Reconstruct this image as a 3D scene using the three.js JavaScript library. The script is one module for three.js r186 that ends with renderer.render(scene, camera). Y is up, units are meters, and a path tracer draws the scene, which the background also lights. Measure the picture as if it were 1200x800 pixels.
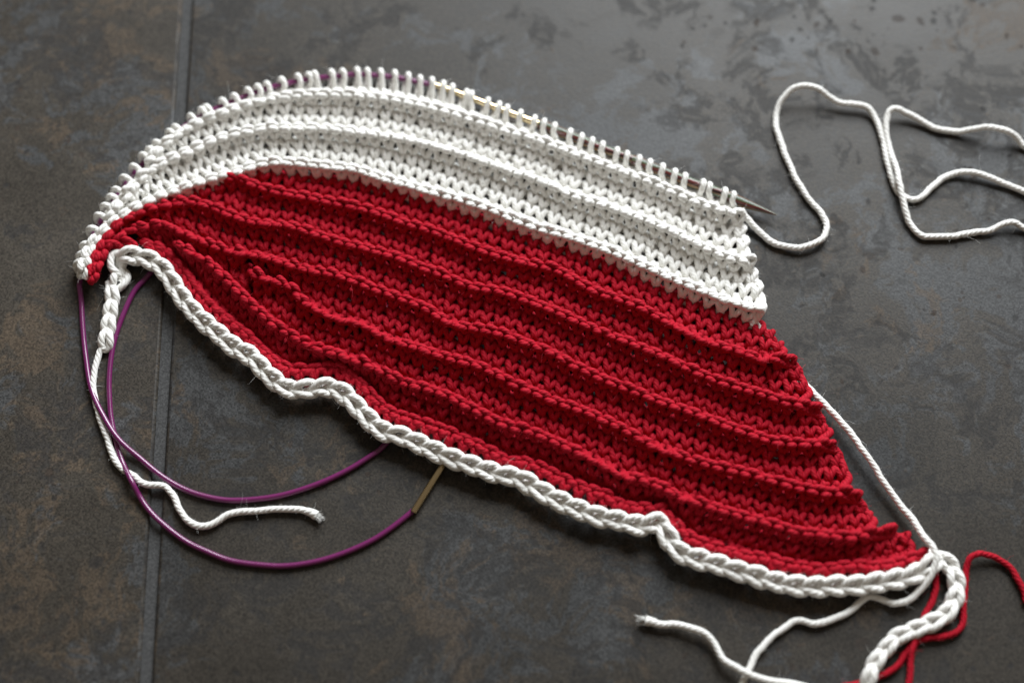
import * as THREE from 'three';
import { mergeGeometries } from 'three/addons/utils/BufferGeometryUtils.js';
import { RectAreaLightUniformsLib } from 'three/addons/lights/RectAreaLightUniformsLib.js';

// ---------------------------------------------------------------- camera, light, exposure
const scene = new THREE.Scene();
const camera = new THREE.PerspectiveCamera(26, 1024 / 682, 0.05, 20);
const TILT = 22 * Math.PI / 180, DIST = 0.578;
camera.position.set(0, DIST * Math.cos(TILT), DIST * Math.sin(TILT));
camera.lookAt(0, 0, 0);
camera.focus = 0.57;
camera.userData.fStop = 2.9;

const renderer = new THREE.WebGLRenderer({ antialias: true });
renderer.toneMapping = THREE.LinearToneMapping;
renderer.toneMappingExposure = 1;
renderer.shadowMap.enabled = true;
RectAreaLightUniformsLib.init();

// the window behind the work, above the top edge of the picture, and the warm dim light of the room
scene.background = new THREE.Color(0.175, 0.148, 0.118);
const WINDOW_AT = new THREE.Vector3(0.40, 0.86, -1.2), WINDOW_SIZE = 0.92;
const daylight = new THREE.RectAreaLight(new THREE.Color(0.92, 0.965, 1.0), 20, WINDOW_SIZE, WINDOW_SIZE);
daylight.name = 'window_daylight';
daylight.position.copy(WINDOW_AT);
daylight.lookAt(0, 0, 0);
scene.add(daylight);

// ---------------------------------------------------------------- helpers
let seed = 20240517;
const rnd = () => { seed = (seed + 0x6d2b79f5) | 0; let t = Math.imul(seed ^ (seed >>> 15), 1 | seed); t = (t + Math.imul(t ^ (t >>> 7), 61 | t)) ^ t; return ((t ^ (t >>> 14)) >>> 0) / 4294967296; };
const rr = (a, b) => a + (b - a) * rnd();
const gauss = () => (rnd() + rnd() + rnd() - 1.5) * 1.15;
const clamp = (x, a, b) => Math.min(b, Math.max(a, x)), lerp = (a, b, t) => a + (b - a) * t;
const smooth = (x, a, b) => { const t = clamp((x - a) / (b - a), 0, 1); return t * t * (3 - 2 * t); };
const V = (x, y, z) => new THREE.Vector3(x, y, z);
const used = new Map();
function numbered(name) { const n = used.get(name) || 0; used.set(name, n + 1); return n ? name + '_' + String(n).padStart(3, '0') : name; }
function group(name, parent = scene) { const g = new THREE.Group(); g.name = numbered(name); parent.add(g); return g; }
function mesh(name, geometry, material, parent = scene) {
  const m = new THREE.Mesh(geometry, material); m.name = numbered(name); m.castShadow = m.receiveShadow = true; parent.add(m); return m;
}
function tag(o, label, category, groupName) { o.userData.label = label; o.userData.category = category; if (groupName) o.userData.group = groupName; return o; }

// a smooth curve through control points, as a dense list of points
function smoothLine(points, sub) {
  const out = [], n = points.length;
  for (let i = 0; i < n - 1; i++) {
    const a = points[Math.max(0, i - 1)], b = points[i], c = points[i + 1], d = points[Math.min(n - 1, i + 2)];
    for (let k = 0; k < sub; k++) {
      const t = k / sub, t2 = t * t, t3 = t2 * t;
      const w0 = -0.5 * t3 + t2 - 0.5 * t, w1 = 1.5 * t3 - 2.5 * t2 + 1, w2 = -1.5 * t3 + 2 * t2 + 0.5 * t, w3 = 0.5 * t3 - 0.5 * t2;
      out.push(V(a.x * w0 + b.x * w1 + c.x * w2 + d.x * w3, a.y * w0 + b.y * w1 + c.y * w2 + d.y * w3, a.z * w0 + b.z * w1 + c.z * w2 + d.z * w3));
    }
  }
  out.push(points[n - 1].clone());
  return out;
}
function evenly(line, step) {
  const out = [line[0].clone()]; let left = step;
  for (let i = 1; i < line.length; i++) {
    let a = line[i - 1], len = a.distanceTo(line[i]), done = 0;
    while (len - done >= left) { done += left; out.push(a.clone().lerp(line[i], done / len)); left = step; }
    left -= len - done;
  }
  return out;
}
// sweeps a round (or plied) section along a line; uv = turns of the twist along, once around
function sweep(line, radius, { sides = 10, plies = 0, depth = 0.12, pitch = 5.5, caps = true, u0 = 0, hairs = null, hairChance = 0, short = null, shortChance = 0.05 } = {}) {
  const n = line.length, pos = new Float32Array(n * (sides + 1) * 3), nor = new Float32Array(n * (sides + 1) * 3), uv = new Float32Array(n * (sides + 1) * 2), idx = [];
  const T = V(), prevT = V(), X = V(), Y = V(), axis = V(), q = new THREE.Quaternion();
  let len = 0;
  for (let i = 0; i < n; i++) {
    const a = line[Math.max(0, i - 1)], b = line[Math.min(n - 1, i + 1)];
    T.subVectors(b, a).normalize();
    if (i === 0) { X.set(0.3, 1, 0.2).cross(T).normalize(); } else {
      len += line[i].distanceTo(line[i - 1]);
      axis.crossVectors(prevT, T); const s = axis.length();
      if (s > 1e-6) { q.setFromAxisAngle(axis.multiplyScalar(1 / s), Math.atan2(s, prevT.dot(T))); X.applyQuaternion(q); }
      X.addScaledVector(T, -X.dot(T)).normalize();
    }
    prevT.copy(T); Y.crossVectors(T, X);
    const R = typeof radius === 'function' ? radius(i / (n - 1), len) : radius;
    for (let k = 0; k <= sides; k++) {
      const th = (k / sides) * Math.PI * 2, ph = plies * (th + (len / pitch) * Math.PI * 2);
      let r = R, slope = 0;
      if (plies) { const c = Math.abs(Math.sin(ph / 2)); r = R * (1 - depth + depth * c * 1.3); slope = depth * 0.65 * plies * Math.cos(ph / 2) * Math.sign(Math.sin(ph / 2)); }
      const cx = Math.cos(th), cy = Math.sin(th), o = (i * (sides + 1) + k);
      const nx = cx + slope * cy, ny = cy - slope * cx, il = 1 / Math.hypot(nx, ny);
      for (const [c, e] of [[0, 'x'], [1, 'y'], [2, 'z']]) {
        pos[o * 3 + c] = (line[i][e] + (X[e] * cx + Y[e] * cy) * r) / 1000;
        nor[o * 3 + c] = (X[e] * nx + Y[e] * ny) * il;
      }
      uv[o * 2] = len / pitch + u0; uv[o * 2 + 1] = k / sides;
      if (short && k < sides && nor[o * 3 + 1] > -0.3 && rnd() < shortChance) short.push([pos[o * 3] * 1000, pos[o * 3 + 1] * 1000, pos[o * 3 + 2] * 1000, nor[o * 3], nor[o * 3 + 1], nor[o * 3 + 2], T.x, T.y, T.z]);
      if (hairs && k < sides && rnd() < hairChance) hairs.push([pos[o * 3] * 1000, pos[o * 3 + 1] * 1000, pos[o * 3 + 2] * 1000, nor[o * 3], nor[o * 3 + 1], nor[o * 3 + 2], T.x, T.y, T.z]);
    }
  }
  const w = sides + 1;
  for (let i = 0; i < n - 1; i++) for (let k = 0; k < sides; k++) { const a = i * w + k, b = a + w; idx.push(a, a + 1, b, b, a + 1, b + 1); }
  if (caps) for (let k = 1; k < sides - 1; k++) { idx.push(0, k + 1, k); const b = (n - 1) * w; idx.push(b, b + k, b + k + 1); }
  const g = new THREE.BufferGeometry();
  g.setAttribute('position', new THREE.BufferAttribute(pos, 3)); g.setAttribute('normal', new THREE.BufferAttribute(nor, 3)); g.setAttribute('uv', new THREE.BufferAttribute(uv, 2)); g.setIndex(idx);
  return g;
}
// fine loose fibres that stand off the yarn
function fibres(hairs, thickness = 0.04, longest = 5) {
  const parts = [];
  for (const [x, y, z, a, b, c, s, t, u] of hairs) {
    const L = rr(0.9, longest) * (rnd() < 0.12 ? 1.6 : 0.75), p = V(x, y, z), out = V(a, b, c), along = V(s, t, u).multiplyScalar(rr(-1, 1)), side = V(rr(-1, 1), rr(-0.6, 0.9), rr(-1, 1));
    const line = [p.clone().addScaledVector(out, -0.15)];
    const dir = out.clone().multiplyScalar(0.55).addScaledVector(along, 0.9).addScaledVector(side, 0.45).normalize();
    for (let i = 1; i <= 5; i++) { dir.addScaledVector(side, 0.22).addScaledVector(V(gauss(), gauss() - 0.12, gauss()), 0.22).normalize(); line.push(line[i - 1].clone().addScaledVector(dir, L / 5)); if (line[i].y < 0.1) line[i].y = 0.1; }
    parts.push(sweep(line, (f) => thickness * (1 - 0.6 * f), { sides: 3, caps: false }));
  }
  return mergeGeometries(parts);
}
// the nap: short fibres all over the yarn
function nap(points) {
  const parts = [];
  for (const [x, y, z, a, b, c, s, t, u] of points) {
    const L = rr(0.5, 1.5), k = rr(-1, 1), p = V(x - a * 0.15, y - b * 0.15, z - c * 0.15), d1 = V(a + s * k, b + t * k, c + u * k).normalize(), m = p.clone().addScaledVector(d1, L * 0.55), e = m.clone().addScaledVector(V(d1.x + s * k * 0.8 + gauss() * 0.5, d1.y + gauss() * 0.5, d1.z + u * k * 0.8 + gauss() * 0.5).normalize(), L * 0.5);
    parts.push(sweep([p, m, e], (f) => 0.036 * (1 - 0.5 * f), { sides: 3, caps: false }));
  }
  return mergeGeometries(parts);
}
const toV = (list) => list.map((p) => V(p[0], p[1], p[2]));

// ---------------------------------------------------------------- procedural textures
function lattice(n) { const g = new Float32Array(n * n); for (let i = 0; i < n * n; i++) g[i] = rnd(); return g; }
function noiseAt(g, n, x, y) {
  x = ((x % n) + n) % n; y = ((y % n) + n) % n;
  const x0 = Math.floor(x), y0 = Math.floor(y), fx = x - x0, fy = y - y0, sx = fx * fx * (3 - 2 * fx), sy = fy * fy * (3 - 2 * fy), x1 = (x0 + 1) % n, y1 = (y0 + 1) % n;
  return lerp(lerp(g[y0 * n + x0], g[y0 * n + x1], sx), lerp(g[y1 * n + x0], g[y1 * n + x1], sx), sy);
}
function dataTexture(data, w, h, srgb) {
  const t = new THREE.DataTexture(data, w, h, THREE.RGBAFormat, THREE.UnsignedByteType);
  t.magFilter = THREE.LinearFilter; t.minFilter = THREE.LinearMipmapLinearFilter; t.generateMipmaps = true; t.wrapS = t.wrapT = THREE.RepeatWrapping;
  if (srgb) t.colorSpace = THREE.SRGBColorSpace;
  t.needsUpdate = true; return t;
}
// plies and fibres of the yarn: u runs along one turn of the twist, v once around
function yarnRelief() {
  const w = 256, h = 256, d = new Uint8Array(w * h * 4), g = lattice(64), g2 = lattice(128);
  for (let y = 0; y < h; y++) for (let x = 0; x < w; x++) {
    const u = x / w, v = y / h, ply = Math.abs(Math.sin(Math.PI * 4 * (u + v)));
    const fibre = noiseAt(g, 64, (u + v) * 64, u * 4 - v * 4 + 8) * 0.6 + noiseAt(g2, 128, (u + v) * 128, (u - v) * 8 + 16) * 0.4;
    const val = 255 * clamp(0.74 * Math.pow(ply, 0.6) + 0.26 * fibre, 0, 1), o = (y * w + x) * 4;
    d[o] = d[o + 1] = d[o + 2] = val; d[o + 3] = 255;
  }
  return dataTexture(d, w, h, false);
}
function yarnDye(spread) {
  const w = 256, h = 256, d = new Uint8Array(w * h * 4), g = lattice(32), g2 = lattice(128);
  for (let y = 0; y < h; y++) for (let x = 0; x < w; x++) {
    const u = x / w, v = y / h, f = noiseAt(g2, 128, (u + v) * 128, (u - v) * 12 + 16) * 0.65 + noiseAt(g, 32, (u + v) * 32, (u - v) * 8 + 8) * 0.35, k = clamp(255 * (1 - spread + spread * f), 0, 255), o = (y * w + x) * 4;
    d[o] = d[o + 1] = d[o + 2] = k; d[o + 3] = 255;
  }
  return dataTexture(d, w, h, false);
}
// slate-like stoneware: grey cloud, rusty brown clouds, dark veins, pits and a fine grain; colour, roughness and relief
function stoneware(rustShare, paleShare, darkness) {
  const S = 2048, col = new Uint8Array(S * S * 4), rel = new Uint8Array(S * S * 4);
  const n = [8, 16, 32, 64, 128, 256, 512].map(lattice), N = [8, 16, 32, 64, 128, 256, 512];
  const grain = lattice(1024);
  const fbm = (x, y, a, b, fall = 0.62) => { let s = 0, w = 0, k = 1; for (let i = a; i <= b; i++) { s += k * noiseAt(n[i], N[i], x * N[i], y * N[i]); w += k; k *= fall; } return s / w; };
  const pits = [];
  for (let i = 0; i < 3600; i++) { const px = rnd(), py = rnd(); if (noiseAt(n[0], 8, px * 8 + 3, py * 8 + 5) < 0.45 + 0.35 * rnd()) continue; pits.push([px, py, rr(0.0005, 0.0028) * (rnd() < 0.1 ? 1.8 : 1), rr(0.45, 1), rr(0, 3.14), rnd() < 0.5]); }
  const cells = new Map(), C = 64;
  pits.forEach((p) => { for (let a = -1; a <= 1; a++) for (let b = -1; b <= 1; b++) { const key = ((Math.floor(p[0] * C) + a + C) % C) + ',' + ((Math.floor(p[1] * C) + b + C) % C); if (!cells.has(key)) cells.set(key, []); cells.get(key).push(p); } });
  const enc = (c) => 255 * (c <= 0.0031308 ? c * 12.92 : 1.055 * Math.pow(c, 1 / 2.4) - 0.055);
  for (let y = 0; y < S; y++) for (let x = 0; x < S; x++) {
    const u = x / S, v = y / S, wx = u + 0.02 * (noiseAt(n[2], 32, u * 32, v * 32) - 0.5) + 0.008 * (noiseAt(n[4], 128, v * 128, u * 128) - 0.5), wy = v + 0.02 * (noiseAt(n[2], 32, v * 32 + 7, u * 32) - 0.5);
    const big = fbm(wx, wy, 0, 4), mid = fbm(wx + 0.31, wy + 0.17, 2, 6), vein = 1 - Math.abs(2 * fbm(wx + 0.6, wy + 0.43, 1, 6, 0.78) - 1);
    const streak = noiseAt(n[6], 512, (wx * 0.9 + wy * 0.25) * 180, (wy - wx * 0.3) * 512), g = grain[(y >> 1) * 1024 + (x >> 1)] * 0.6 + rnd() * 0.4;
    const rust = smooth(fbm(wx + 0.77, wy + 0.9, 0, 6, 0.84), rustShare, rustShare + 0.07), pale = smooth(fbm(wx + 0.13, wy + 0.57, 0, 6, 0.82), paleShare, paleShare + 0.07), dark = smooth(vein, 0.8, 0.98) * smooth(mid, 0.42, 0.56);
    const speck = rnd() < 0.012 ? 0.35 : rnd() < 0.012 ? -0.3 : 0;
    let k = 0.77 * darkness * (0.35 + 0.6 * mid + 0.7 * big) * (0.28 + 1.42 * g + speck);
    let r = 0.053, gg = 0.0445, b = 0.0348;
    r = lerp(r, 0.066, pale); gg = lerp(gg, 0.0665, pale); b = lerp(b, 0.067, pale);
    r = lerp(r, 0.092, rust * 0.75); gg = lerp(gg, 0.066, rust * 0.75); b = lerp(b, 0.043, rust * 0.75);
    r = lerp(r, 0.026, dark * 0.75); gg = lerp(gg, 0.0235, dark * 0.75); b = lerp(b, 0.022, dark * 0.75);
    let height = 0.5 + 0.22 * (mid - 0.5) + 0.04 * (streak - 0.5) + 0.3 * (g - 0.5) - 0.2 * dark, rough = 0.52 + 0.12 * (mid - 0.5) - 0.04 * pale + 0.08 * rust + 0.12 * dark + 0.08 * (g - 0.5);
    const near = cells.get(Math.floor(u * C) + ',' + Math.floor(v * C));
    if (near) for (const p of near) {
      const dx = u - p[0] + 0.0006 * (streak - 0.5), dy = v - p[1] + 0.0006 * (g - 0.5), ca = Math.cos(p[4]), sa = Math.sin(p[4]), e = Math.hypot((dx * ca + dy * sa) / p[2], (dy * ca - dx * sa) / (p[2] * p[3]));
      if (e < 1.3) { const m = (1 - smooth(e, 0.75, 1.2)) * 0.75; r = lerp(r, p[5] ? 0.045 : 0.022, m); gg = lerp(gg, p[5] ? 0.031 : 0.02, m); b = lerp(b, p[5] ? 0.022 : 0.019, m); height -= 0.25 * m; rough += 0.2 * m; }
    }
    const o = (y * S + x) * 4;
    col[o] = clamp(enc(r * k), 0, 255); col[o + 1] = clamp(enc(gg * k), 0, 255); col[o + 2] = clamp(enc(b * k), 0, 255); col[o + 3] = 255;
    rel[o] = clamp(height, 0, 1) * 255; rel[o + 1] = clamp(rough, 0.05, 1) * 255; rel[o + 2] = 0; rel[o + 3] = 255;
  }
  return { map: dataTexture(col, S, S, true), relief: dataTexture(rel, S, S, false) };
}

// ---------------------------------------------------------------- materials
const relief = yarnRelief();
const whiteYarn = new THREE.MeshPhysicalMaterial({ name: 'white_cotton', map: yarnDye(0.1), color: new THREE.Color(0.88, 0.865, 0.825), roughness: 0.82, bumpMap: relief, bumpScale: 0.0003, sheen: 0.25, sheenColor: new THREE.Color(1, 1, 1), sheenRoughness: 0.6, specularIntensity: 0.5 });
const redYarn = new THREE.MeshPhysicalMaterial({ name: 'red_cotton', map: yarnDye(0.5), color: new THREE.Color(0.50, 0.005, 0.0215), roughness: 0.7, bumpMap: relief, bumpScale: 0.0003, specularIntensity: 0.3 });
const whiteFibre = new THREE.MeshStandardMaterial({ name: 'white_fibre', color: new THREE.Color(0.82, 0.81, 0.78), roughness: 0.8 });
const redFibre = new THREE.MeshStandardMaterial({ name: 'red_fibre', color: new THREE.Color(0.62, 0.03, 0.05), roughness: 0.7 });
const cableMaterial = new THREE.MeshPhysicalMaterial({ name: 'purple_nylon', color: new THREE.Color(0.135, 0.008, 0.085), roughness: 0.3, clearcoat: 0.5, clearcoatRoughness: 0.2 });
const brass = new THREE.MeshStandardMaterial({ name: 'brass', color: new THREE.Color(0.62, 0.50, 0.30), metalness: 1, roughness: 0.17 });
function laminatedWood() {
  const w = 512, h = 128, d = new Uint8Array(w * h * 4), g = lattice(64), g2 = lattice(128);
  const tones = [[78, 42, 28], [44, 30, 22], [104, 62, 36], [40, 56, 38], [76, 88, 62], [92, 34, 30], [40, 26, 22], [116, 84, 54], [58, 80, 62]];
  const bands = []; for (let i = 0; i < 14; i++) bands.push(tones[i % tones.length]);
  for (let y = 0; y < h; y++) for (let x = 0; x < w; x++) {
    const u = x / w, v = y / h, p = ((v * 14 + 1.2 * noiseAt(g, 64, u * 6, v * 64) + u * 2) % 14 + 14) % 14, c = bands[Math.floor(p)], k = 0.8 + 0.4 * noiseAt(g2, 128, u * 16, v * 128), o = (y * w + x) * 4;
    d[o] = clamp(c[0] * k, 0, 255); d[o + 1] = clamp(c[1] * k, 0, 255); d[o + 2] = clamp(c[2] * k, 0, 255); d[o + 3] = 255;
  }
  return dataTexture(d, w, h, true);
}
const needleWood = new THREE.MeshPhysicalMaterial({ name: 'laminated_birch', map: laminatedWood(), roughness: 0.42, specularIntensity: 0.6, clearcoat: 0.3, clearcoatRoughness: 0.1 });

// ---------------------------------------------------------------- the floor: two big tiles in view and their neighbours
const floor = group('floor'); floor.userData.kind = 'structure';
const seamA = V(...[[-140.3, 0, -158.7]][0]), seamB = V(...[[-131.3, 0, 131.6]][0]);
const seamTurn = Math.atan2(seamB.x - seamA.x, seamB.z - seamA.z);
const TILE = 0.6, JOINT = 0.0044;
const seamDir = seamB.clone().sub(seamA).normalize();
const seamMid = seamA.clone().lerp(seamB, 0.5).multiplyScalar(0.001);
floor.position.copy(seamMid); floor.rotation.y = seamTurn;
{
  const stones = [stoneware(0.555, 0.5, 0.78), stoneware(0.55, 0.495, 1.0)];
  const mats = stones.map((s) => {
    const rep = (t) => { t.repeat.set(1 / TILE, 1 / TILE); t.offset.set(0.5, 0.5); return t; };
    rep(s.map); rep(s.relief);
    return new THREE.MeshPhysicalMaterial({ name: 'dark_stoneware', map: s.map, roughness: 1, roughnessMap: s.relief, bumpMap: s.relief, bumpScale: 0.00013, specularIntensity: 0.62 });
  });
  const b = 0.0012, half = TILE / 2 - JOINT / 2 - b, sh = new THREE.Shape();
  sh.moveTo(-half, -half); sh.lineTo(half, -half); sh.lineTo(half, half); sh.lineTo(-half, half); sh.closePath();
  const tileShape = new THREE.ExtrudeGeometry(sh, { depth: 0.006, bevelEnabled: true, bevelThickness: b, bevelSize: b, bevelSegments: 3 });
  tileShape.rotateX(-Math.PI / 2); tileShape.translate(0, -0.006 - b, 0);
  for (let i = -2; i < 2; i++) for (let j = -1; j <= 1; j++) {
    const t = mesh('floor_tile', tileShape, mats[(i + 4 + Math.abs(j)) % 2], floor);
    t.position.set((i + 0.5) * TILE, 0, j * TILE);
    if (j) t.rotation.y = Math.PI * (j > 0 ? 1 : 0.5);
  }
  const gd = 512, gt = new Uint8Array(gd * gd * 4);
  for (let i = 0; i < gd * gd; i++) { const k = 48 + 34 * rnd(); gt[i * 4] = k; gt[i * 4 + 1] = k; gt[i * 4 + 2] = k * 1.0; gt[i * 4 + 3] = 255; }
  const groutMap = dataTexture(gt, gd, gd, true); groutMap.repeat.set(12, 9);
  const grout = mesh('grout', new THREE.BoxGeometry(TILE * 4, 0.004, TILE * 3), new THREE.MeshStandardMaterial({ name: 'grey_grout', map: groutMap, roughness: 0.95, bumpMap: groutMap, bumpScale: 0.0006 }), floor);
  grout.position.set(0, -0.0013 - 0.002, 0);
}

// ---------------------------------------------------------------- the window that lights the work (outside the picture)
{
  const w = group('window'); w.userData.kind = 'structure';
  w.position.copy(WINDOW_AT); w.lookAt(0, 0, 0);
  const pane = mesh('window_pane', new THREE.PlaneGeometry(WINDOW_SIZE, WINDOW_SIZE), new THREE.MeshStandardMaterial({ name: 'window_glow', color: 0x000000, emissive: new THREE.Color(0.93, 0.97, 1.0), emissiveIntensity: 1.2, roughness: 0.5 }), w);
  pane.position.z = -0.006;
  const frame = new THREE.MeshStandardMaterial({ name: 'white_frame', color: new THREE.Color(0.75, 0.75, 0.73), roughness: 0.5 });
  for (const [x, y, a, b] of [[0, 0.485, 1.02, 0.05], [0, -0.485, 1.02, 0.05], [-0.485, 0, 0.05, 0.92], [0.485, 0, 0.05, 0.92]]) {
    const f = mesh('window_frame', new THREE.BoxGeometry(a, b, 0.05), frame, w); f.position.set(x, y, -0.02);
  }
}

// ---------------------------------------------------------------- the circular needle's course (millimetres on the floor)
const NEEDLE_R = 2.1, CABLE_R = 1.05;
const needleLine = toV([[-170.9, 3.4, -22.6], [-170, 3.4, -33.4], [-167.5, 3.4, -44.7], [-162.8, 3.4, -55.7], [-154.7, 3.4, -71.3], [-146.3, 3.4, -82.7], [-140.6, 3.4, -89.1], [-133.4, 3.4, -96], [-125, 3.4, -101.6], [-116.1, 3.4, -106.1], [-105.1, 3.4, -111.5], [-94.6, 3.4, -114.8], [-83.3, 3.4, -117.3], [-72.6, 3.4, -118.5], [-65.5, 3.4, -119.3], [-54, 3.4, -118.5], [-47.9, 3.4, -117.7], [-37.5, 3.4, -115.2], [-32.1, 3.4, -114], [-24.9, 3.4, -111.1], [-12.4, 3.4, -105.7], [6, 3.4, -97.6], [24.6, 3.4, -89.5], [37.5, 3.4, -83.5], [50.6, 3.4, -78], [63.3, 3.4, -72.4], [76.2, 3.4, -66.6], [84.7, 3.4, -63.1], [93.8, 3.4, -58.8]]);
const needleTip = toV([[93.8, 3.4, -58.8], [106.9, 3.4, -53.4]]);
const coilA = toV([[-170.9, 3.4, -22.6], [-170, 1.6, -16.8], [-168.2, 1.1, -5], [-166, 1.1, 5.8], [-162, 1.8, 20.5], [-155, 3.2, 33.2], [-148.6, 3.3, 41.7], [-140.7, 1.4, 48.2], [-131.8, 1.1, 55.2], [-123, 1.1, 60.2], [-114.4, 1.1, 63.1], [-105.1, 1.1, 64.5], [-93.6, 1.1, 63.8], [-83.5, 1.1, 61.8], [-72.2, 1.1, 57.8], [-62.8, 1.1, 53.2], [-54.9, 1.1, 48.1], [-48.6, 1.1, 43], [-41.8, 1.1, 32.8], [-38.9, 1.1, 18.2], [-41.3, 1.1, 2.2], [-49.8, 1.1, -14.1], [-62.7, 1.1, -26.6], [-78.4, 1.1, -35.6], [-95.8, 1.1, -40.1], [-112.9, 1.1, -41.2], [-128.2, 1.1, -39], [-139.6, 1.1, -33.3], [-145.8, 1.1, -26.2], [-149.7, 1.1, -20.7], [-152.8, 1.1, -11.5], [-155.1, 1.1, -1.4], [-155.9, 1.1, 7.6], [-155.7, 1.1, 16.4], [-154.9, 1.1, 23.4], [-153.5, 1.1, 31.4], [-150.9, 1.1, 40.3], [-147.5, 1.2, 49.2], [-142.5, 3.4, 57.8], [-139.6, 1.6, 62.9], [-135.7, 1.1, 68.1], [-130.2, 1.1, 73.3], [-121.4, 1.1, 79.8], [-112.8, 1.1, 84], [-103.4, 1.1, 87.5], [-92, 1.1, 89.1], [-82.9, 1.1, 89.4], [-72.3, 1.1, 87.8], [-62.1, 1.1, 84.6], [-51.8, 1.1, 79.8], [-43.8, 1.1, 74.3], [-36, 1.1, 67.7]]);
const otherNeedle = toV([[-36, 1.9, 68], [-26.4, 1.9, 51.7], [13.5, 1.9, -16.3]]);

// ---------------------------------------------------------------- the knitted piece: courses traced on the floor, stitches knitted along them
const W0 = 5.2, H0 = 4.05, R0 = 1.17, LEFT = 39, ZA = 1.2;
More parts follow.
